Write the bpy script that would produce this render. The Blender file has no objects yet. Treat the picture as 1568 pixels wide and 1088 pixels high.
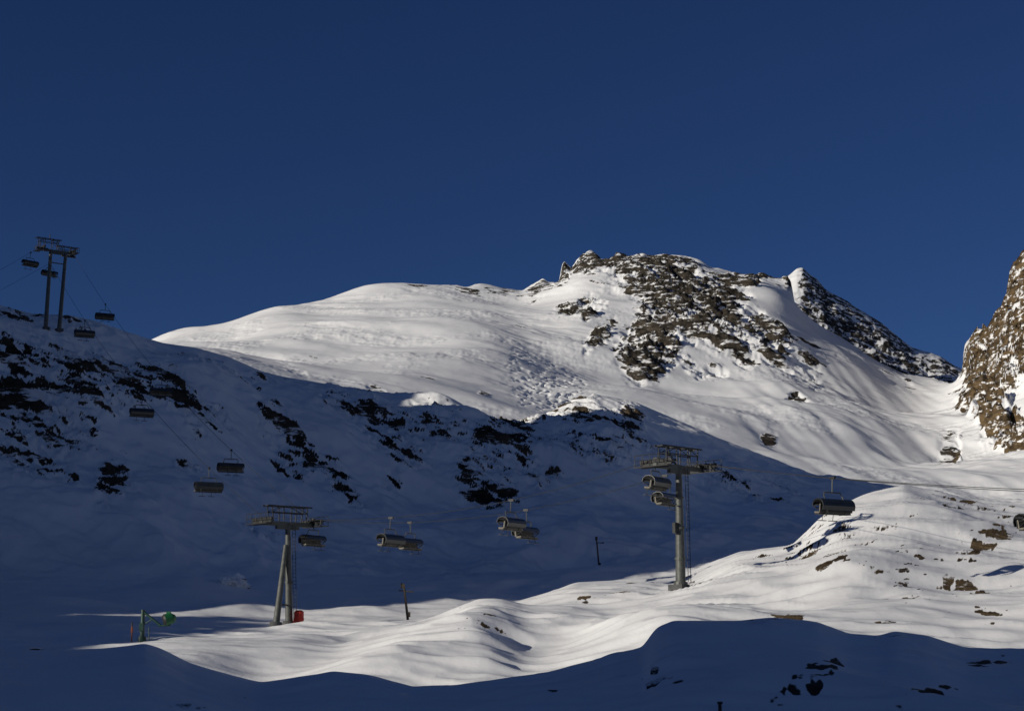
import bpy, math, random
import numpy as np
from mathutils import Vector, Matrix
random.seed(4)
F=2487.0; CX=784.0; CY=544.0
P=math.atan(436.0/F); cp,sp=math.cos(P),math.sin(P)
def ray(px,py):
    a=(px-CX)/F; b=(CY-py)/F
    Y=cp-b*sp; Z=sp+b*cp
    return a/Y, Z/Y
def proj(x,y,z):
    d=y*cp+z*sp
    u=-y*sp+z*cp
    return CX+F*x/d, CY-F*u/d
# ---------------------------------------------------------------- noise
rng=np.random.RandomState(11)
perm=rng.permutation(256); perm=np.concatenate([perm,perm])
ang=rng.rand(256)*2*np.pi; GX=np.cos(ang); GY=np.sin(ang)
def perlin(x,y,seed=0):
    x=x+seed*17.13; y=y-seed*9.71
    xi=np.floor(x).astype(np.int64); yi=np.floor(y).astype(np.int64)
    fx=x-xi; fy=y-yi
    xi&=255; yi&=255
    u=fx*fx*fx*(fx*(fx*6-15)+10); v=fy*fy*fy*(fy*(fy*6-15)+10)
    def g(ix,iy,dx,dy):
        h=perm[perm[ix&255]+(iy&255)]
        return GX[h]*dx+GY[h]*dy
    n00=g(xi,yi,fx,fy); n10=g(xi+1,yi,fx-1,fy)
    n01=g(xi,yi+1,fx,fy-1); n11=g(xi+1,yi+1,fx-1,fy-1)
    a=n00+u*(n10-n00); b=n01+u*(n11-n01)
    return (a+v*(b-a))*1.5
def fbm(x,y,oct=4,seed=0,gain=0.5):
    s=0; a=1; f=1
    for i in range(oct):
        s=s+a*perlin(x*f,y*f,seed+i); a*=gain; f*=2.03
    return s
def ridged(x,y,oct=4,seed=0,gain=0.5):
    s=0; a=1; f=1
    for i in range(oct):
        s=s+a*(0.45-np.abs(perlin(x*f,y*f,seed+i))*1.6); a*=gain; f*=2.07
    return s
def smooth(a,b,x):
    t=np.clip((x-a)/(b-a),0,1); return t*t*(3-2*t)
def gblur(z,bl):
    k=np.exp(-0.5*(np.arange(-3*bl,3*bl+1)/bl)**2); k/=k.sum()
    return np.convolve(np.pad(z,3*bl,mode='edge'),k,'valid')
# ---------------------------------------------------------------- terrain control curves
nin=1080
tin=np.linspace(-0.36,0.36,nin)
g=0.36+np.cumsum(np.geomspace(0.0012,0.09,55))
T=np.concatenate([-g[::-1],tin,g]); C=len(T)
DET={}
def curve(pts,Dp,blur=2,det=None):
    px=[p[0] for p in pts]
    D=np.interp(px,[d[0] for d in Dp],[d[1] for d in Dp])
    tt=[];zz=[]
    for (x,y),d in zip(pts,D):
        t,s=ray(x,y); tt.append(t); zz.append(s*d)
    z=np.interp(T,tt,zz); Dd=np.interp(T,tt,D)
    z=gblur(z,blur); Dd=gblur(Dd,20)
    if det:
        zs_=gblur(z,det[0]); DET[len(K)]=(z-zs_,det[1],det[2]); z=zs_
    return Dd,z
one=np.ones(C)
K=[]
K.append((1.5*one,-3.0*one))
K.append((25*one,-3.5*one))
K.append((52*one,-3.3*one+0.4*np.sin(T*9)))
k3=curve([(-900,960),(-200,985),(0,992),(110,990),(190,986),(222,982),(245,990),(290,1014),(350,1035),(400,1048),(450,1040),(510,1029),(560,1036),(630,1055),(700,1052),(760,1044),(850,1028),(940,1002),(985,996),(1003,965),(1030,950),(1060,950),(1130,953),(1180,948),(1250,952),(1300,970),(1345,972),(1370,965),(1420,970),(1480,990),(1568,994),(1700,990),(2500,940)],
         [(-900,85),(300,88),(700,84),(1000,82),(1568,80),(2500,80)],3,(14,.45,.6))
K.append(k3)
K.append((k3[0]+12,k3[1]-2.0))
k5=curve([(-900,960),(0,986),(110,986),(250,983),(330,985),(450,984),(520,992),(600,978),(680,970),(740,955),(800,967),(900,960),(1000,948),(1130,925),(1220,918),(1300,900),(1400,890),(1568,890),(1800,870),(2500,820)],
         [(-900,118),(600,118),(1000,116),(1568,120),(2500,120)],8)
K.append(k5)
k6=curve([(-900,900),(0,948),(200,950),(430,962),(560,958),(640,955),(700,947),(750,933),(800,917),(840,906),(880,893),(980,883),(1040,880),(1070,868),(1130,847),(1170,840),(1210,836),(1235,815),(1262,790),(1300,770),(1340,758),(1385,748),(1420,755),(1480,765),(1568,768),(1800,740),(2500,650)],
         [(-900,155),(430,160),(700,158),(1000,156),(1200,168),(1385,200),(1568,210),(2500,210)],3,(12,.3,.4))
K.append(k6)
k7=curve([(-900,870),(0,922),(200,925),(430,932),(600,930),(700,930),(760,935),(800,935),(900,925),(1000,915),(1130,895),(1210,885),(1300,840),(1385,810),(1568,810),(2500,720)],
         [(-900,185),(430,188),(700,186),(1000,184),(1200,194),(1385,226),(1568,236),(2500,240)],6)
K.append(k7)
k8=curve([(-900,830),(0,893),(200,893),(400,890),(600,890),(800,880),(900,868),(1000,862),(1130,850),(1250,830),(1385,810),(1568,815),(2500,700)],
         [(-900,215),(430,220),(1000,225),(1300,240),(1568,262),(2500,270)],10)
K.append(k8)
k9=curve([(-900,600),(0,690),(120,705),(200,730),(300,745),(400,765),(500,780),(600,785),(700,775),(800,765),(900,770),(1000,785),(1100,790),(1200,795),(1300,795),(1385,795),(1568,805),(2500,680)],
         [(-900,250),(0,255),(430,265),(1000,280),(1300,290),(1568,300),(2500,300)],16)
K.append(k9)
k10=curve([(-900,330),(-300,430),(0,466),(20,472),(50,480),(110,483),(150,492),(200,510),(250,525),(300,532),(350,546),(400,568),(430,576),(480,584),(560,598),(610,606),(670,606),(695,618),(740,641),(790,649),(820,642),(850,628),(880,612),(910,603),(930,606),(970,614),(1000,627),(1060,652),(1110,675),(1160,695),(1250,729),(1300,737),(1385,746),(1450,760),(1568,790),(2500,700)],
         [(-900,290),(0,300),(430,325),(1000,345),(1300,350),(1568,350),(2500,360)],2,(14,.3,.5))
K.append(k10)
K.append((k10[0]+90,k10[1]-24))
k12=curve([(-900,560),(0,590),(250,590),(350,600),(500,640),(700,665),(800,680),(950,680),(1050,710),(1150,740),(1250,770),(1400,795),(1568,805),(2500,800)],
         [(-900,600),(2500,600)],16)
K.append(k12)
k13=curve([(-900,545),(250,540),(330,540),(450,536),(600,532),(700,538),(800,560),(900,592),(1000,612),(1100,615),(1200,620),(1300,645),(1400,675),(1480,675),(1568,650),(1800,540),(2500,400)],
         [(-900,880),(1200,900),(1450,860),(1568,820),(2500,800)],24)
K.append(k13)
k14=curve([(-900,640),(0,590),(200,545),(250,528),(285,517),(305,514),(345,513),(380,494),(395,483),(415,476),(440,472),(475,471),(485,465),(492,468),(500,461),(520,456),(540,447),(558,440),(600,439),(620,436),(640,440),(680,436),(700,438),(715,440),(735,433),(750,434),(775,440),(800,445),(815,437),(822,432),(832,427),(840,432),(857,431),(860,405),(864,400),(870,406),(874,412),(885,397),(897,385),(905,382),(914,386),(922,396),(932,396),(945,387),(958,392),(985,387),(995,393),(1010,391),(1040,391),(1070,398),(1090,408),(1130,419),(1165,422),(1195,427),(1206,426),(1214,440),(1216,465),(1225,484),(1250,497),(1290,518),(1330,545),(1350,558),(1378,573),(1430,580),(1465,590),(1472,578),(1476,542),(1490,533),(1500,520),(1514,512),(1522,492),(1530,480),(1541,470),(1547,440),(1554,412),(1565,396),(1590,350),(1750,260),(2500,150)],
         [(-900,1180),(1200,1200),(1400,1140),(1470,1060),(1568,1040),(2500,950)],1,(16,.11,.3))
K.append(k14)
K.append((k14[0]+80,k14[1]-22))
k16=curve([(-900,690),(200,600),(600,560),(1000,500),(1150,450),(1195,430),(1210,420),(1220,411),(1229,409),(1240,420),(1250,426),(1265,444),(1290,458),(1320,476),(1350,494),(1375,515),(1395,531),(1440,545),(1462,560),(1500,580),(1568,590),(2500,600)],
         [(-900,1440),(2500,1440)],1,(10,.25,.5))
K.append(k16)
K.append((1750*one,k16[1]*0.6))
K.append((3500*one,0*one+20))
K.append((20000*one,0*one-100))
nrow=[6,14,80,12,90,130,40,40,140,160,8,10,180,220,12,60,6,4,3]
lin =[0,0,0.3,0,0.2,0.3,0,0,0.2,0.45,0,0,0.2,0.5,.5,0.6,0,0,0]
Dk=np.array([k[0] for k in K]); Zk=np.array([k[1] for k in K])
h=np.diff(Dk,axis=0); dl=np.diff(Zk,axis=0)/h
m=np.zeros_like(Zk); m[0]=dl[0]; m[-1]=dl[-1]
for i in range(1,len(K)-1):
    ok=dl[i-1]*dl[i]>0
    w1=2*h[i]+h[i-1]; w2=h[i]+2*h[i-1]
    with np.errstate(divide='ignore',invalid='ignore'):
        mm=(w1+w2)/(w1/dl[i-1]+w2/dl[i])
    m[i]=np.where(ok,mm,0)
rowsD=[];rowsZ=[];seg=[];tau=[]
for i,n in enumerate(nrow):
    last=(i==len(nrow)-1)
    for j in range(n+(1 if last else 0)):
        s=j/n
        H=h[i]
        z=(2*s**3-3*s**2+1)*Zk[i]+(s**3-2*s**2+s)*H*m[i]+(-2*s**3+3*s**2)*Zk[i+1]+(s**3-s**2)*H*m[i+1]
        zl=Zk[i]*(1-s)+Zk[i+1]*s
        z=z*(1-lin[i])+zl*lin[i]
        if i+1 in DET: z=z+DET[i+1][0]*math.exp(-((1-s)/DET[i+1][1])**2)
        if i in DET: z=z+DET[i][0]*math.exp(-(s/DET[i][2])**2)
        rowsZ.append(z); rowsD.append(Dk[i]+s*H)
        seg.append(i); tau.append(s)
Dg=np.array(rowsD); Zg=np.array(rowsZ); seg=np.array(seg)[:,None]; tau=np.array(tau)[:,None]
X=T[None,:]*Dg
PX,PY=proj(X,Dg,Zg)
W=Dg*0.55+Zg
def region(lst,segs):
    r=np.zeros_like(Dg)
    mk=np.isin(seg,segs)*np.ones_like(Dg)
    warp=16*fbm(PX/60,PY/60,4,5); warp2=16*fbm(PX/60,PY/60,4,9)
    for cx,cy,rx,ry,an,st in lst:
        a=math.radians(an)
        dx=PX+warp*min(1,rx/40)-cx; dy=PY+warp2*min(1,ry/25)-cy
        u=(dx*math.cos(a)+dy*math.sin(a))/rx; v=(-dx*math.sin(a)+dy*math.cos(a))/ry
        r=np.maximum(r,st*(1-smooth(0.3,1.3,np.sqrt(u*u+v*v))))
    return r*mk
R3=region([(985,402,150,26,4,1),(1040,440,135,44,8,.98),(1060,480,140,54,12,.92),(1000,530,80,54,-50,.94),(885,468,56,22,-25,.98),
 (832,434,36,16,-20,1.25),(862,412,14,22,0,1.3),(900,396,34,22,0,1.15),(1170,495,60,34,20,.92),(1120,525,80,38,15,.84),(1195,530,50,34,60,.8),(920,515,56,28,-50,.78),(1210,425,34,20,20,.95),
 (1130,428,90,16,3,.92),(1222,622,24,22,-30,1.2),(1175,662,14,11,0,1.25),(1070,560,60,22,20,.68),(1240,560,70,26,60,.6),
 (1530,520,90,115,-60,.88),(1565,430,45,60,-70,.95),(1500,600,70,44,-20,.86),(1450,690,32,34,-50,1.05),(1530,640,65,34,30,.8),(1400,605,40,14,-20,.7),(1335,545,34,12,35,.85),(1375,572,44,12,20,.8),
 (785,443,50,9,5,1.05),(720,440,55,7,0,.95),(640,440,45,6,0,.75),(590,505,34,10,30,.5),(640,560,34,8,30,.5),(800,500,20,8,0,.85),(650,490,40,8,0,.5),
 (450,575,40,8,15,.85),(580,597,26,8,10,1.05),(655,580,20,7,10,.9),(745,595,16,6,0,1.0),(500,545,50,8,10,.55)],[11,12,13])
R3=np.maximum(R3,np.isin(seg,[14,15])*0.8*smooth(1208,1235,PX))
R2=region([(60,560,115,40,25,.85),(120,585,135,50,30,.95),(230,600,145,44,32,.95),(60,620,125,54,35,.88),(40,690,95,44,40,.75),(170,762,34,48,10,1.05),(310,640,55,24,20,.9),
 (450,680,85,24,40,.93),(520,735,55,24,45,.93),(445,700,44,18,45,.93),(560,630,95,24,20,.78),(640,655,95,34,15,.95),(600,685,74,18,20,.9),(770,680,64,48,-30,.97),(750,740,54,32,30,.93),(800,710,54,28,50,.85),
 (690,600,130,12,3,.75),(500,590,100,11,10,.7),(845,720,20,12,0,1),(900,640,90,32,10,1),(960,640,40,34,30,1),(860,655,54,18,0,.92),(880,690,95,22,5,.75),(940,710,32,15,-20,.75),
 (1110,745,50,15,15,.8),(1165,770,48,13,10,.8),(1200,745,38,12,30,.6),(395,820,30,10,20,.85),(290,722,24,12,0,.85),(20,480,50,18,10,.9),(100,490,90,14,10,.65),(600,720,24,12,0,.65),(720,875,46,8,0,.65),(330,560,120,14,12,.6),(1000,700,80,14,20,.5),(90,735,60,20,35,.6)],[8,9])
R1=region([(1330,850,230,50,10,.5),(1440,905,140,40,10,.6),(1520,830,80,22,-10,.78),(1480,895,80,18,10,.76),(1230,850,50,20,-10,.72),(1060,890,70,12,0,.66),(940,905,70,18,-10,.56),(1480,775,100,16,8,.66),(1180,945,80,14,5,.78),(980,885,56,8,0,.62),(740,965,60,14,0,.45),(1400,800,90,16,15,.62),(1330,940,90,14,0,.6)],[4,5])
R0=region([(1250,1035,50,24,-30,1),(1180,1075,70,14,-10,.9),(1530,1008,70,16,0,.85),(1400,1065,100,14,-25,.85),(850,1078,24,9,0,1),(1360,970,70,10,0,.75),(1100,950,90,8,0,.7),(1170,950,46,10,0,.85),(90,992,70,5,0,.75),(500,1032,46,6,0,.65),(270,1083,50,8,0,.85),(980,1030,70,6,0,.75),(1020,1045,80,8,0,.6),(380,1070,80,8,0,.5)],[2,3])
RR=np.maximum(np.maximum(R3,R2),np.maximum(R1,R0))
dz=np.zeros_like(Zg)
near=(seg<=7)
sel=np.isin(seg,[1,2,3,4,5,6,7])[:,0]
Xn,Dn=X[sel],Dg[sel]
tn=tau[sel]; sn_=seg[sel]
fine=np.where(sn_==5,1-smooth(1150,1300,PX[sel]),1.0)
nn=0.5*fbm(Xn/18,Dn/16,3,1)+0.42*ridged(Xn/13+Dn*0.05,Dn/6,2,21)
nn+=fine*(0.06*fbm(Xn/4.5,Dn/1.8,2,31)+0.06*ridged(Xn/6.0+Dn*.2,Dn/2.2,2,36))
nn+=(1-fine)*(0.12*fbm(Xn/5,Dn/5,3,33)+.10*ridged(Xn/9+Dn*.1,Dn/5,2,38))
nn+=0.36*ridged(Xn/10+Dn*.13,Dn/3.4,2,26)*smooth(-.3,.4,fbm(Xn/18,Dn/14,2,28))*(.45+.55*fine)
att=np.where(sn_==5,1-0.6*smooth(.7,1,tn),np.where(sn_==6,.4+.4*tn,np.where(sn_==2,.8-.4*smooth(.7,1,tn),np.where(sn_==3,.35+.5*tn,np.where(sn_==7,.8,0.85)))))
nn=nn*att*(0.7+.3*smooth(440,620,PX[sel]))
dz[sel]=nn
mounds=[(600,108,1.2,6,5),(740,128,1.2,5,8),(830,112,-0.9,5,6),(690,118,.7,5,6),(420,108,-.6,4,5),(330,112,.5,5,5),(1010,112,.8,4,6),(1100,132,.6,6,6),(1180,118,-.7,6,6),(1300,128,1.0,7,7),(1440,120,-.8,8,6),(1350,150,1.0,8,9),(1500,150,1.0,7,8),(930,126,-.8,6,6),(300,205,1.6,7,7),(250,200,1.0,8,7),(1043,143,-.9,4,8),(480,150,.7,5,5),(120,140,.6,6,5),(360,182,.9,5,4),(60,185,.9,6,4),(560,180,.6,5,4)]
for px,d,a,rx,rd in mounds:
    x0=ray(px,930)[0]*d
    dz+=a*np.exp(-((X-x0)/rx)**2-((Dg-d)/rd)**2)*near
# L2
sel=np.isin(seg,[8,9])[:,0]
Xs,Ds,Ws=X[sel],Dg[sel],W[sel]; R=R2[sel]
c,s=math.cos(math.radians(38)),math.sin(math.radians(38))
A=(Xs*c-Ws*s); B=(Xs*s+Ws*c)
aniso=fbm(A/11,B/2.4,5,41,0.75)
att=np.where(seg[sel]==9,1-0.75*smooth(.75,1,tau[sel]),smooth(0,.3,tau[sel]))
dz[sel]=(3.0*fbm(Xs/45,Ds/40,3,44)+1.3*fbm(A/26,B/9,3,47)+.5*ridged(A/12,B/5,3,49))*att+0.18*fbm(Xs/4,Ws/3,3,52)+smooth(0,.6,R)*(.6*aniso+0.6*ridged(A/4,B/1.8,3,55))*(0.4+.6*att)
# L3
sel3=np.isin(seg,[11,12,13])[:,0]
Xs,Ws=X[sel3],W[sel3]; R=R3[sel3]
c,s=math.cos(math.radians(25)),math.sin(math.radians(25))
A3=(Xs*c-Ws*s); B3=(Xs*s+Ws*c)
s3=seg[sel3]; px3=PX[sel3]; py3=PY[sel3]
att=np.where(s3==13,1-0.85*smooth(.6,1,tau[sel3]),np.where(s3==11,0.5*tau[sel3],0.6+.4*tau[sel3]))
an3=fbm(A3/34,B3/12,5,61,0.66)
n3=(11*fbm(Xs/190,Ws/120,2,64)+3.0*fbm(A3/90,B3/44,2,67)+0.8*ridged(A3/34,B3/14,2,70)*smooth(-.1,.6,fbm(Xs/90,Ws/60,2,71)))*att+0.15*fbm(Xs/12,Ws/9,2,75)
n3+=.55*ridged(Xs/14,Ws/5,3,76,.6)*smooth(.1,.6,fbm(Xs/70,Ws/40,2,77)+.15)*att
bigreg=smooth(830,880,px3)*smooth(1290,1230,px3)*smooth(640,580,py3)
Rw=smooth(0.35,.95,R)*(.15+.85*np.maximum(bigreg,smooth(1455,1490,px3)))
n3+=Rw*(5.0*an3+5.5*(ridged(A3/44,B3/18,4,72,0.6)-.25))*(0.35+.65*att)
big=smooth(1455,1490,px3)*smooth(.2,.7,R)
n3+=big*(13*ridged(A3/34,B3/20,4,73,.6)+6*fbm(A3/14,B3/8,4,74,.65))
fl=smooth(1080,1180,px3)*smooth(480,560,py3)
n3+=fl*att*1.2*fbm((Xs+0.25*Ws)/16,Ws/120,2,78)
tm=(np.exp(-(((px3-840)/56)**4)-((py3-592-(px3-842)*.35)/30)**4))
tr=np.sin(Xs*0.8+0.3*Ws+2.4*np.sin(Ws*0.62+2*fbm(Xs/15,Ws/40,2,82))+5*fbm(Xs/30,Ws/40,2,80))
n3+=-1.5*tm*smooth(.5,.98,tr)*smooth(-.5,0,fbm(Xs/9,Ws/14,2,84))
dz[sel3]=n3
sel4=np.isin(seg,[14,15])[:,0]
Xs,Ws=X[sel4],W[sel4]; R=R3[sel4]
dz[sel4]=(4*fbm(Xs/40,Ws/40,5,83,.55)+2*ridged(Xs/18,Ws/10,3,86))*(0.3+.7*np.where(seg[sel4]==15,1-smooth(.6,1,tau[sel4]),tau[sel4]))
Zg=Zg+dz
P3=np.stack([X,Dg,Zg],-1)
du=np.gradient(P3,axis=1); dv=np.gradient(P3,axis=0)
N=np.cross(du,dv); N/=np.linalg.norm(N,axis=-1,keepdims=True)+1e-9
steep=1-np.abs(N[...,2])
rock=np.zeros_like(Dg)
def zs(a,w):
    mu=(a*w).sum()/w.sum(); sd=math.sqrt(((a-mu)**2*w).sum()/w.sum()); return (a-mu)/sd
def rk(sl,R,noise,a=.7,b=.7,base=2.9,slope=3.0,soft=.35):
    w=(R>.3).astype(float)+1e-6
    sc=(a*np.clip(zs(steep[sl],w),-2,2.5)+b*zs(noise,w))
    thr=base-slope*R
    return 1/(1+np.exp(-np.clip((sc-thr)/soft,-30,30)))*(R>0.02)
rock[sel]=rk(sel,R2[sel],aniso,a=.35,b=.95,soft=.5)
rock[sel3]=rk(sel3,R3[sel3],an3,base=2.6,a=.6,b=.75)
rock[sel4]=rk(sel4,R3[sel4],fbm(X[sel4]/14,W[sel4]/8,5,90,.65),base=2.4)
seln=np.isin(seg,[2,3,4,5])[:,0]
rock[seln]=rk(seln,RR[seln],fbm(X[seln]/3.4,Dg[seln]/2.4,5,92,.75),a=.35,b=.9,soft=.45)
warm=1.0*smooth(1440,1490,PX)*np.isin(seg,[11,12,13])+0.8*np.isin(seg,[4,5])+.4*np.isin(seg,[8,9])+.08*np.isin(seg,[12,13])*(PX<1440)
def grid_mesh(name,Px,mats,attrs={}):
    R,C=Px.shape[:2]
    me=bpy.data.meshes.new(name)
    me.vertices.add(R*C); me.vertices.foreach_set('co',Px.reshape(-1).astype(np.float32))
    idx=np.arange(R*C).reshape(R,C)
    q=np.stack([idx[:-1,:-1],idx[:-1,1:],idx[1:,1:],idx[1:,:-1]],-1).reshape(-1,4)
    n=len(q)
    me.loops.add(n*4); me.loops.foreach_set('vertex_index',q.reshape(-1).astype(np.int32))
    me.polygons.add(n); me.polygons.foreach_set('loop_start',(np.arange(n)*4).astype(np.int32))
    me.polygons.foreach_set('loop_total',np.full(n,4,dtype=np.int32))
    me.polygons.foreach_set('use_smooth',np.ones(n,dtype=bool))
    for k,v in attrs.items():
        a=me.attributes.new(k,'FLOAT','POINT'); a.data.foreach_set('value',v.reshape(-1).astype(np.float32))
    me.update(calc_edges=True)
    ob=bpy.data.objects.new(name,me); bpy.context.scene.collection.objects.link(ob)
    for mt in mats: me.materials.append(mt)
    return ob
# ---------------------------------------------------------------- materials
def nd(nt,t,**kw):
    n=nt.nodes.new(t)
    for k,v in kw.items(): setattr(n,k,v)
    return n
def snow_material():
    m=bpy.data.materials.new('snow_and_rock'); m.use_nodes=True; nt=m.node_tree; L=nt.links
    b=nt.nodes['Principled BSDF']
    geo=nd(nt,'ShaderNodeNewGeometry')
    def noise(scale,detail=5,rough=.6,dist=0,vec=None):
        n=nd(nt,'ShaderNodeTexNoise'); n.inputs['Scale'].default_value=scale; n.inputs['Detail'].default_value=detail; n.inputs['Roughness'].default_value=rough
        n.inputs['Distortion'].default_value=dist
        L.new(vec or geo.outputs['Position'],n.inputs['Vector']); return n
    def math_(op,a,bb,clamp=False):
        n=nd(nt,'ShaderNodeMath',operation=op); n.use_clamp=clamp
        for i,v in enumerate((a,bb)):
            if isinstance(v,(int,float)): n.inputs[i].default_value=v
            else: L.new(v,n.inputs[i])
        return n.outputs[0]
    mp=nd(nt,'ShaderNodeMapping'); mp.inputs['Rotation'].default_value=(0,math.radians(32),0); mp.inputs['Scale'].default_value=(.45,.6,1.5)
    L.new(geo.outputs['Position'],mp.inputs['Vector']); SV=mp.outputs[0]
    at=nd(nt,'ShaderNodeAttribute',attribute_name='rock'); aw=nd(nt,'ShaderNodeAttribute',attribute_name='warm')
    n1=noise(0.16,9,.72,vec=SV)
    v=math_('ADD',at.outputs['Fac'],math_('MULTIPLY',math_('SUBTRACT',n1.outputs[0],0.5),1.9))
    mr=nd(nt,'ShaderNodeMapRange',interpolation_type='SMOOTHSTEP'); mr.inputs[1].default_value=.42; mr.inputs[2].default_value=.58
    L.new(v,mr.inputs[0])
    gate=nd(nt,'ShaderNodeMapRange'); gate.inputs[1].default_value=.05; gate.inputs[2].default_value=.3; L.new(at.outputs['Fac'],gate.inputs[0])
    fac=math_('MULTIPLY',mr.outputs[0],gate.outputs[0])
    n5=noise(.24,7,.70,vec=SV)
    led=nd(nt,'ShaderNodeMapRange',interpolation_type='SMOOTHSTEP'); led.inputs[1].default_value=.54; led.inputs[2].default_value=.59; led.inputs[3].default_value=1; led.inputs[4].default_value=.1
    L.new(n5.outputs[0],led.inputs[0])
    fac=math_('MULTIPLY',fac,led.outputs[0])
    cr=nd(nt,'ShaderNodeValToRGB'); n3=noise(0.2,6,.75,vec=SV)
    cr.color_ramp.elements[0].position=.36; cr.color_ramp.elements[0].color=(.016,.014,.012,1)
    cr.color_ramp.elements[1].position=.68; cr.color_ramp.elements[1].color=(.10,.086,.066,1)
    L.new(n3.outputs[0],cr.inputs[0])
    cw=nd(nt,'ShaderNodeValToRGB')
    cw.color_ramp.elements[0].position=.36; cw.color_ramp.elements[0].color=(.032,.024,.016,1)
    cw.color_ramp.elements[1].position=.68; cw.color_ramp.elements[1].color=(.23,.155,.078,1)
    L.new(n3.outputs[0],cw.inputs[0])
    mx=nd(nt,'ShaderNodeMix',data_type='RGBA'); L.new(aw.outputs['Fac'],mx.inputs[0]); L.new(cr.outputs[0],mx.inputs[6]); L.new(cw.outputs[0],mx.inputs[7])
    sn=nd(nt,'ShaderNodeValToRGB'); n4=noise(0.06,4,.6)
    sn.color_ramp.elements[0].position=.3; sn.color_ramp.elements[0].color=(.80,.80,.80,1)
    sn.color_ramp.elements[1].position=.65; sn.color_ramp.elements[1].color=(.89,.885,.875,1)
    L.new(n4.outputs[0],sn.inputs[0])
    m2=nd(nt,'ShaderNodeMix',data_type='RGBA'); L.new(fac,m2.inputs[0]); L.new(sn.outputs[0],m2.inputs[6]); L.new(mx.outputs[2],m2.inputs[7])
    L.new(m2.outputs[2],b.inputs['Base Color'])
    b.inputs['Roughness'].default_value=.8
    b.inputs['Specular IOR Level'].default_value=.1
    bn1=noise(0.5,5,.6)
    b1=nd(nt,'ShaderNodeBump'); b1.inputs['Strength'].default_value=.32; b1.inputs['Distance'].default_value=.22; L.new(bn1.outputs[0],b1.inputs['Height'])
    b3=nd(nt,'ShaderNodeBump'); b3.inputs['Distance'].default_value=3.0; L.new(fac,b3.inputs['Strength']); L.new(n1.outputs[0],b3.inputs['Height']); L.new(b1.outputs[0],b3.inputs['Normal'])
    L.new(b3.outputs[0],b.inputs['Normal'])
    return m
SNOW=snow_material()
def mat(name,col,rough=.5,metal=0,var=.3,scale=3):
    m=bpy.data.materials.new(name); m.use_nodes=True; nt=m.node_tree; b=nt.nodes['Principled BSDF']
    tc=nd(nt,'ShaderNodeTexCoord'); n=nd(nt,'ShaderNodeTexNoise'); n.inputs['Scale'].default_value=scale; n.inputs['Detail'].default_value=5
    nt.links.new(tc.outputs['Object'],n.inputs['Vector'])
    r=nd(nt,'ShaderNodeValToRGB'); r.color_ramp.elements[0].position=.3; r.color_ramp.elements[1].position=.7
    r.color_ramp.elements[0].color=tuple(c*(1-var) for c in col)+(1,); r.color_ramp.elements[1].color=tuple(min(1,c*(1+var)) for c in col)+(1,)
    nt.links.new(n.outputs[0],r.inputs[0]); nt.links.new(r.outputs[0],b.inputs['Base Color'])
    b.inputs['Roughness'].default_value=rough; b.inputs['Metallic'].default_value=metal
    return m
STEEL=mat('galvanised_steel',(.075,.08,.072),.55,.2)
DARK=mat('dark_steel',(.022,.023,.023),.6,.2)
SEAT=mat('seat_cushion',(.15,.135,.105),.7)
HOOD=mat('chair_hood',(.02,.025,.03),.3)
RED=mat('red_padding',(.5,.03,.012),.6)
GREEN=mat('green_paint',(.012,.12,.04),.45)
CONC=mat('concrete',(.07,.07,.07),.9)
ROPE=mat('steel_rope',(.02,.02,.02),.8,.0)
WOOD=mat('weathered_wood',(.05,.04,.03),.9)
ORANGE=mat('orange_paint',(.4,.1,.03),.6)
terrain=grid_mesh('terrain',P3,[SNOW],{'rock':rock,'warm':warm})
def ground(x,y):
    t=x/y; j=int(np.clip(np.searchsorted(T,t),1,C-1)); f=(t-T[j-1])/(T[j]-T[j-1])
    a=np.interp(y,Dg[:,j-1],Zg[:,j-1]); b=np.interp(y,Dg[:,j],Zg[:,j])
    return float(a*(1-f)+b*f)
# ---------------------------------------------------------------- unseen ridge added on the left, crest shaped to shade valley and foreground
EL=math.radians(14.0); AZ=math.radians(30)
S=Vector((-math.cos(EL)*math.cos(AZ),-math.cos(EL)*math.sin(AZ),math.sin(EL)))
gx=np.linspace(-480,300,260); gy=np.linspace(-340,360,350)
GXX,GYY=np.meshgrid(gx,gy)
Hy=np.interp(gy,[-340,-200,-120,-60,-43,-25,-15,-2,10,20,30,38,50,62,75,88,94,98,104,109,114,150,190,212,217,221,232,240,262,290,330,360],
                [60,90,95,80,68,58,53,46,42.5,40.5,41,42.5,43,43.5,44.5,46,40,35,36,62,88,108,111,108,101,95.5,92,95,98,80,15,0])[:,None]
dx=GXX+174
pr=np.where(dx>0,np.clip(1-dx/58,0,1),np.clip(1+dx/230,0,1))
pr=pr*0.85+0.15*smooth(0,1,pr)
base=-3.2-9*smooth(-2,30,GYY)
rn=fbm(GXX/28,GYY/14,5,101,.6)
Zr=base+(Hy-base)*pr+rn*np.where((GYY>15)&(GYY<100),3.0,2.0)*np.clip(pr*4,0,1)
rr=smooth(.35,.8,pr)*smooth(.0,.5,fbm(GXX/14,GYY/10,4,105))*.9
side=grid_mesh('shadow_caster_ridge',np.stack([GXX,GYY,Zr],-1),[SNOW],{'rock':rr,'warm':rr*0})
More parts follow.
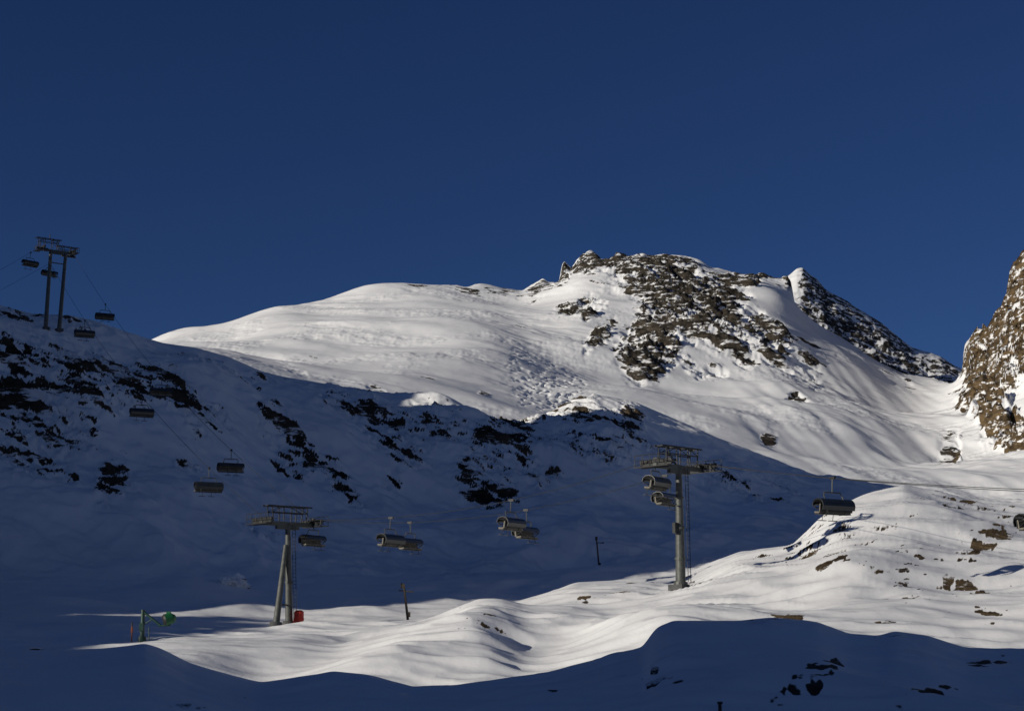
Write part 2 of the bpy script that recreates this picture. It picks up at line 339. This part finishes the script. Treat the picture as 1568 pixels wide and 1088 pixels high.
# ---------------------------------------------------------------- mesh builder
class MB:
    def __init__(s): s.v=[];s.f=[];s.m=[]
    def tube(s,p0,p1,r0,r1=None,n=12,mat=0,cap=True):
        r1=r0 if r1 is None else r1
        p0=Vector(p0);p1=Vector(p1); d=(p1-p0).normalized()
        a=d.orthogonal().normalized(); b=d.cross(a); o=len(s.v)
        for p,r in ((p0,r0),(p1,r1)):
            for i in range(n):
                t=2*math.pi*i/n; s.v.append(p+(a*math.cos(t)+b*math.sin(t))*r)
        for i in range(n):
            s.f.append((o+i,o+(i+1)%n,o+n+(i+1)%n,o+n+i)); s.m.append(mat)
        if cap:
            s.f.append(tuple(o+i for i in range(n))[::-1]); s.m.append(mat)
            s.f.append(tuple(o+n+i for i in range(n))); s.m.append(mat)
    def path(s,pts,r,n=8,mat=0):
        for a,b in zip(pts[:-1],pts[1:]): s.tube(a,b,r,r,n,mat)
    def box(s,c,size,mat=0,rx=0,ry=0,rz=0,taper=1.0):
        M=Matrix.Rotation(rz,3,'Z')@Matrix.Rotation(ry,3,'Y')@Matrix.Rotation(rx,3,'X'); o=len(s.v); c=Vector(c)
        for z in (-.5,.5):
            k=taper if z>0 else 1
            for x,y in ((-.5,-.5),(.5,-.5),(.5,.5),(-.5,.5)):
                s.v.append(c+M@Vector((x*size[0]*k,y*size[1]*k,z*size[2])))
        for f in ((0,3,2,1),(4,5,6,7),(0,1,5,4),(1,2,6,5),(2,3,7,6),(3,0,4,7)):
            s.f.append(tuple(o+i for i in f)); s.m.append(mat)
    def shell(s,prof,x0,x1,th,mat=0,nx=1):
        n=len(prof); o=len(s.v)
        off=[]
        for i in range(n):
            a=Vector(prof[max(0,i-1)]);b=Vector(prof[min(n-1,i+1)]); d=(b-a).normalized(); off.append((prof[i][0]-d.y*th,prof[i][1]+d.x*th))
        for x in (x0,x1):
            for p in prof: s.v.append(Vector((x,p[0],p[1])))
            for p in off: s.v.append(Vector((x,p[0],p[1])))
        k=2*n
        for i in range(n-1):
            for q in ((i,i+1,k+i+1,k+i),(n+i,k+n+i,k+n+i+1,n+i+1),(i,n+i,n+i+1,i+1),(k+i,k+i+1,k+n+i+1,k+n+i)):
                s.f.append(tuple(o+j for j in q)); s.m.append(mat)
        for i in (0,n-1):
            s.f.append((o+i,o+k+i,o+k+n+i,o+n+i)); s.m.append(mat)
    def mesh(s,name,mats):
        me=bpy.data.meshes.new(name); me.from_pydata([tuple(v) for v in s.v],[],s.f)
        for m_ in mats: me.materials.append(m_)
        me.polygons.foreach_set('material_index',s.m); me.update()
        return me
def put(name,me,loc,rz=0,parent=None):
    ob=bpy.data.objects.new(name,me); ob.location=loc; ob.rotation_euler=(0,0,rz); bpy.context.scene.collection.objects.link(ob)
    if parent: ob.parent=parent
    return ob
def empty(name,loc,rz=0):
    e=bpy.data.objects.new(name,None); e.location=loc; e.rotation_euler=(0,0,rz); e.empty_display_size=.5; bpy.context.scene.collection.objects.link(e); return e
GA=2.9
def frame(b,x0,y0,arm_z,top,w=2.35):
    for y in (y0-.42,y0+.42):
        b.box((x0,y,arm_z+top),(2*w+.5,.11,.13),1)
        b.box((x0,y,arm_z+top-.62),(2*w-.5,.08,.09),1)
        for x in (-w+.25,-.75,.75,w-.25):
            b.tube((x0+x*0.9,y,arm_z+.2),(x0+x,y,arm_z+top),.06,.06,6,1)
        for k in (-1,1): b.tube((x0+k*(w-.3),y,arm_z+top-.6),(x0+k*.75,y,arm_z+top-.05),.035,.035,6,1)
    for x in (-w,-.75,.75,w): b.box((x0+x,y0,arm_z+top+.01),(.1,.95,.09),1)
def head(arm_z,top=1.7,L=3.4,twin=False):
    b=MB()
    b.box((0,0,arm_z),(2*GA+.3,.42,.42),0); b.box((0,0,arm_z-.35),(2.6,.36,.34),0)
    for sx in (-1,1):
        x=sx*GA
        b.box((x,0,arm_z+.12),(.16,L,.22),1)
        for k in range(8):
            y=(-L/2+.15)+k*(L-.3)/7
            b.tube((x-.09,y,arm_z+.34),(x+.09,y,arm_z+.34),.2,.2,12,1)
        for k in (-1,1): b.box((x,k*L*.27,arm_z-.12),(.2,L*.38,.16),1)
        xc=x+sx*.5
        b.box((xc,0,arm_z-.12),(.55,L+.3,.06),1)
        for y in np.linspace(-L/2,L/2,5): b.tube((xc+sx*.26,y,arm_z-.1),(xc+sx*.26,y,arm_z+.85),.03,.03,6,1)
        for zz in (.4,.85): b.tube((xc+sx*.26,-L/2,arm_z+zz),(xc+sx*.26,L/2,arm_z+zz),.03,.03,6,1)
        b.box((x-sx*.35,0,arm_z+.28),(.3,.7,.25),1)
    if twin:
        frame(b,-1.9,-.8,arm_z,top+.2,2.1); frame(b,2.3,1.0,arm_z,top-.35,1.9)
        b.box((2.9,1.6,arm_z-.2),(2.6,.5,.3),1); b.box((-3.2,-1.2,arm_z-.1),(2.2,.5,.3),1)
        b.tube((-1.7,-.8,arm_z+top+.2),(-1.7,-.8,arm_z+top+1.2),.07,None,6,1)
    else: frame(b,0,0,arm_z,top)
    return b
class Tower: pass
def tower(px,D,arm_z,rz,style,gz=None):
    t=Tower(); x=ray(px,930)[0]*D if D<250 else ray(px,480)[0]*D
    z=ground(x,D)-.15
    if gz is not None: arm_z=gz-z
    e=empty('ski_lift_tower',(x,D,z),rz)
    p=MB()
    if style=='single':
        for i in range(4):
            a=i/4;bb=(i+1)/4; r=lambda q:.44-.18*q
            p.tube((0,0,arm_z*a),(0,0,arm_z*bb-.02),r(a),r(bb),20)
            if i: p.tube((0,0,arm_z*a-.09),(0,0,arm_z*a+.09),r(a)+.09,None,20)
        p.box((0,0,.15),(1.5,1.5,.5),2); p.tube((0,0,.4),(0,0,.62),.6,.58,16)
        for k in range(int(arm_z/.35)):
            if .8+k*.33<arm_z: p.tube((.33,-.55,.8+k*.33),(.33+.35,-.55,.8+k*.33),.02,None,5,1)
        for q in (.33,.68): p.tube((q,-.55,.6),(q,-.42,arm_z),.03,None,6,1)
        p.box((-.6,.0,arm_z*.5),(.35,.3,.9),1)
    elif style=='braced':
        p.tube((0.5,0,0),(0.05,0,arm_z),.38,.25,20)
        p.tube((-1.7,-.9,-.2),(-.12,0,arm_z*.8),.34,.22,18)
        p.tube((0.5,0,-.2),(.48,0,.9),.7,.64,18,2); p.tube((-1.7,-.9,-.4),(-1.6,-.85,.75),.66,.6,18,2)
        p.tube((.45,0,2.4),(-1.2,-.6,2.4),.08,None,8)
        for q in (.4,.75): p.tube((q+.25,-.5,.6),(q-.1,-.4,arm_z),.03,None,6,1)
        for k in range(26): p.tube((.65-.013*k,-.5,.9+k*.35),(1.0-.013*k,-.5,.9+k*.35),.02,None,5,1)
        p.tube((0.36,0,4.5),(0.36,0,4.7),.43,None,18)
    else:
        p.tube((-1.35,0,0),(-1.1,0,arm_z),.4,.3,18); p.tube((1.2,0,0),(1.75,0,arm_z-.2),.4,.3,18)
        p.box((-1.35,0,.1),(1.2,1.2,.5),2); p.box((1.2,0,.1),(1.2,1.2,.5),2)
        p.tube((-1.2,0,arm_z-2.2),(1.6,0,arm_z-2.2),.1,None,8)
    put('pylon',p.mesh('pylon',[STEEL,DARK,CONC]),(0,0,0),0,e)
    hb=head(arm_z,twin=(style=='twin'))
    put('crossarm',hb.mesh('crossarm',[STEEL,DARK]),(0,0,0),0,e)
    if style=='braced':
        r=MB(); n=16
        r.tube((.95,-.95,.0),(.95,-.95,1.75),.5,.48,n); r.tube((.95,-.95,1.75),(.95,-.95,1.9),.48,.25,n)
        r.tube((.95,-.95,1.0),(.95,-.95,1.12),.53,.53,n)
        put('safety_padding',r.mesh('safety_padding',[RED]),(0,0,0),0,e)
    M=Matrix.Rotation(rz,3,'Z')
    t.A=Vector((x,D,z))+M@Vector((-GA,0,arm_z+.57)); t.B=Vector((x,D,z))+M@Vector((GA,0,arm_z+.57)); t.pos=Vector((x,D,z))
    return t
def xy(px,D,py=930): return Vector((ray(px,py)[0]*D,D))
pQ=xy(1800,96);pR=xy(1043,137);pL=xy(437,160);pH=xy(82,292,480);pZ=xy(-330,372,450)
def yaw(a,b,c):
    d=((b-a).normalized()+(c-b).normalized()).normalized()
    return math.atan2(d.y,d.x)-math.pi/2
def zat(px,py,D): return ray(px,py)[1]*D
tQ=tower(1800,96,8,math.atan2((pR-pQ).y,(pR-pQ).x)-math.pi/2,'single',gz=zat(1800,772,96))
tR=tower(1043,137,10.4,yaw(pQ,pR,pL),'single',gz=zat(1043,716,137))
tL=tower(437,160,10.8,yaw(pR,pL,pH),'braced',gz=zat(440,802,160))
tH=tower(82,292,11,yaw(pL,pH,pZ),'twin',gz=zat(85,385,292))
tZ=tower(-330,372,11,math.atan2((pZ-pH).y,(pZ-pH).x)-math.pi/2,'single')
segs=[]
rb=MB()
for a,b,sg in ((tQ,tR,.5),(tR,tL,2.0),(tL,tH,3.6),(tH,tZ,1.2)):
    for side_ in 'AB':
        p0=getattr(a,side_);p1=getattr(b,side_)
        pts=[p0.lerp(p1,i/24)-Vector((0,0,4*sg*(i/24)*(1-i/24))) for i in range(25)]
        rb.path(pts,.024,6)
        segs.append((a,b,side_,pts))
put('haul_rope',rb.mesh('haul_rope',[ROPE]),(0,0,0))
def rope_at(a,b,side_,px):
    for A_,B_,s_,pts in segs:
        if A_ is a and B_ is b and s_==side_:
            best=None
            for p,q in zip(pts[:-1],pts[1:]):
                for k in range(12):
                    r=p.lerp(q,k/12); e=abs(proj(r.x,r.y,r.z)[0]-px)
                    if best is None or e<best[0]: best=(e,r,(q-p))
            return best[1],best[2]
def chair_mesh():
    b=MB()
    b.box((0,0,.0),(.16,.5,.2),1)
    b.path([(0,0,0),(0,.05,-.3),(0,.10,-1.05)],.045,8,0)
    b.tube((-.75,.10,-1.05),(.75,.10,-1.05),.05,None,8,0)
    for k in (-1,1):
        b.path([(k*.75,.10,-1.05),(k*.85,.05,-1.3),(k*.9,-.25,-1.75),(k*.9,-.3,-2.45),(k*.9,-.15,-2.62),(k*.9,.45,-2.62)],.042,8,0)
        b.path([(k*1.42,-.28,-2.0),(k*1.42,.3,-1.95),(k*1.42,.42,-2.15)],.035,6,1)
        b.path([(k*.5,.42,-2.2),(k*.5,.62,-2.6),(k*.5,.7,-3.0)],.025,6,1)
        b.box((k*.5,.72,-3.02),(.7,.22,.04),1)
    b.tube((-1.42,.42,-2.15),(1.42,.42,-2.15),.035,None,8,1)
    for i in range(6):
        x=-1.25+i*.5
        b.box((x,.12,-2.5),(.47,.52,.12),2,rx=.08)
        b.box((x,-.2,-2.2),(.47,.1,.58),2,rx=.16)
    b.box((0,.1,-2.6),(3.02,.5,.06),1)
    b.box((0,-.29,-2.22),(3.04,.05,.55),1,rx=.16)
    prof=[(-.52,-2.35),(-.6,-2.05),(-.54,-1.82),(-.36,-1.64),(-.08,-1.55),(.25,-1.58),(.46,-1.74),(.52,-1.98)]
    b.shell(prof,-1.5,1.5,.05,3)
    for x in (-1.5,1.5): b.path([(x,p[0],p[1]) for p in prof]+[(x,-.1,-2.4)],.03,6,1)
    return b.mesh('chairlift_chair',[STEEL,DARK,SEAT,HOOD])
CH=chair_mesh()
for a,b,s_,px in [(tQ,tR,'A',1274),(tQ,tR,'B',1585),(tR,tL,'A',1005),(tR,tL,'B',1018),(tR,tL,'A',782),(tR,tL,'B',806),(tR,tL,'A',598),(tR,tL,'B',628),(tR,tL,'B',468),
                (tL,tH,'A',320),(tL,tH,'B',354),(tL,tH,'A',218),(tL,tH,'B',248),(tL,tH,'A',130),(tL,tH,'B',161),(tH,tZ,'A',47),(tH,tZ,'B',76)]:
    p,d=rope_at(a,b,s_,px)
    r=math.atan2(d.y,d.x)-math.pi/2+(0 if s_=='A' else math.pi)
    put('chairlift_chair',CH,p,r)
# ---------------------------------------------------------------- snow gun, poles
def at(px,D,py=940):
    x=ray(px,py)[0]*D; return Vector((x,D,ground(x,D)))
g0=at(219,124); e=empty('snow_gun',g0-Vector((0,0,.1)))
b=MB(); b.tube((0,0,0),(0,0,2.5),.17,.14,12,0); b.tube((0,0,0),(0,0,.5),.32,.3,12,0); b.tube((0,0,2.35),(1.35,-.1,1.35),.1,.09,10,0); b.tube((0.1,0,1.4),(.8,-.05,1.85),.05,None,8,0); b.box((-.05,-.2,1.2),(.3,.2,.6),0)
b.tube((1.2,-.1,1.3),(2.1,-.1,1.35),.07,None,8,0); b.tube((.5,-.1,1.2),(.55,-.1,0.1),.04,None,8,0)
put('stand',b.mesh('stand',[mat('dark_green_paint',(.012,.05,.035),.5)]),(0,0,0),0,e)
b=MB(); b.tube((1.7,-.1,1.72),(2.2,.1,1.86),.46,.4,20,0); b.tube((1.58,-.15,1.68),(1.7,-.1,1.72),.36,.46,20,1); b.tube((2.2,.1,1.86),(2.42,.2,1.93),.4,.2,16,0); b.box((1.93,0,2.28),(.3,.3,.16),0); b.box((1.93,0,1.36),(.3,.3,.14),1)
put('fan_barrel',b.mesh('fan_barrel',[GREEN,DARK]),(0,0,0),0,e)
b=MB(); b.tube((0,0,-.2),(0,0,1.2),.05,None,8,0); b.tube((0,0,1.2),(0,0,1.5),.055,None,8,1); b.box((0,0,.9),(.16,.05,.3),0)
put('marker_pole',b.mesh('marker_pole',[ORANGE,DARK]),at(203,124))
def lamp_pole(px,D,h,top,lean=0):
    b=MB(); b.tube((0,0,-.3),(lean,0,h),.14,.1,10); 
    if top=='arm': b.tube((lean,0,h-.7),(lean+.95,0,h-.75),.06,None,8); b.box((lean,0,h-.1),(.34,.3,.5)); b.box((lean+.95,0,h-.7),(.25,.2,.2))
    if top=='cross': b.tube((lean-.5,0,h-.6),(lean+1.0,0,h-.75),.06,None,8); b.box((lean-.1,0,h-.15),(.4,.25,.45)); b.tube((lean-.2,0,h-.1),(lean-.25,0,h+.2),.04,None,6)
    b.box((.05,0,.6),(.3,.25,.5))
    put('utility_pole',b.mesh('utility_pole',[WOOD]),at(px,D,880))
lamp_pole(918,232,4.4,'arm',-.4); lamp_pole(1231,208,3.8,'arm'); lamp_pole(626,166,3.6,'cross',-.5)
b=MB(); b.tube((0,0,-.2),(0,0,.42),.07,.06,8); b.box((0,0,.42),(.17,.14,.08))
put('wooden_post',b.mesh('wooden_post',[WOOD]),at(1102,57,1060))
def boulder(px,D,r,seed):
    import bmesh
    bm=bmesh.new(); bmesh.ops.create_icosphere(bm,subdivisions=4,radius=r)
    for v in bm.verts:
        q=np.array([v.co.x,v.co.y,v.co.z])/r
        n=float(fbm(np.array(q[0]*1.3+q[2]),np.array(q[1]*1.3-q[2]*.7),4,seed,.6)); v.co*=1+.35*n
        v.co.z*=.75
    me=bpy.data.meshes.new('boulder'); bm.to_mesh(me); bm.free()
    co=np.zeros(len(me.vertices)*3); me.vertices.foreach_get('co',co); co=co.reshape(-1,3)
    a=me.attributes.new('rock','FLOAT','POINT'); a.data.foreach_set('value',(1-smooth(.15,.5,co[:,2]/r)).astype(np.float32))
    a=me.attributes.new('warm','FLOAT','POINT'); a.data.foreach_set('value',np.full(len(co),.4,dtype=np.float32))
    me.materials.append(SNOW); put('boulder',me,at(px,D,890)+Vector((0,0,r*.3)))
boulder(360,206,1.3,3); boulder(344,204,.8,8); boulder(376,206,.6,9)
# ---------------------------------------------------------------- light, sky, camera
sc=bpy.context.scene
sl=bpy.data.lights.new('sun','SUN'); sl.energy=3.8; sl.angle=math.radians(.5); sl.color=(1,.94,.83)
so=bpy.data.objects.new('sun',sl); so.rotation_euler=(-S).to_track_quat('-Z','Y').to_euler(); sc.collection.objects.link(so)
w=bpy.data.worlds.new('World'); sc.world=w; w.use_nodes=True; nt=w.node_tree
bg=nt.nodes['Background']; sk=nt.nodes.new('ShaderNodeTexSky'); sk.sky_type='NISHITA'; sk.sun_disc=False
sk.sun_elevation=EL; sk.sun_rotation=math.atan2(S.x,S.y)%(2*math.pi); sk.altitude=3000; sk.air_density=1.0; sk.dust_density=0.4; sk.ozone_density=3.0
# paler sky tint added behind the camera to brighten shadowed snow; deep blue ahead
tc=nt.nodes.new('ShaderNodeTexCoord'); sx=nt.nodes.new('ShaderNodeSeparateXYZ'); nt.links.new(tc.outputs['Generated'],sx.inputs[0])
mr=nt.nodes.new('ShaderNodeMapRange'); mr.interpolation_type='SMOOTHSTEP'; mr.inputs[1].default_value=.7; mr.inputs[2].default_value=-.4
nt.links.new(sx.outputs['Y'],mr.inputs[0])
tn_=nt.nodes.new('ShaderNodeMix'); tn_.data_type='RGBA'; tn_.inputs[6].default_value=(.27,.375,.60,1); tn_.inputs[7].default_value=(.52,.54,.72,1)
nt.links.new(mr.outputs[0],tn_.inputs[0])
mu=nt.nodes.new('ShaderNodeMix'); mu.data_type='RGBA'; mu.blend_type='MULTIPLY'; mu.inputs[0].default_value=1
nt.links.new(tn_.outputs[2],mu.inputs[7])
nt.links.new(sk.outputs[0],mu.inputs[6]); nt.links.new(mu.outputs[2],bg.inputs[0]); bg.inputs[1].default_value=.06
cd=bpy.data.cameras.new('camera'); cd.sensor_width=36; cd.lens=36*F/1568; cd.clip_start=.1; cd.clip_end=40000
co=bpy.data.objects.new('camera',cd); co.rotation_euler=(math.pi/2+P,0,0); sc.collection.objects.link(co); sc.camera=co
sc.view_settings.view_transform='Standard'; sc.view_settings.look='None'; sc.view_settings.exposure=0
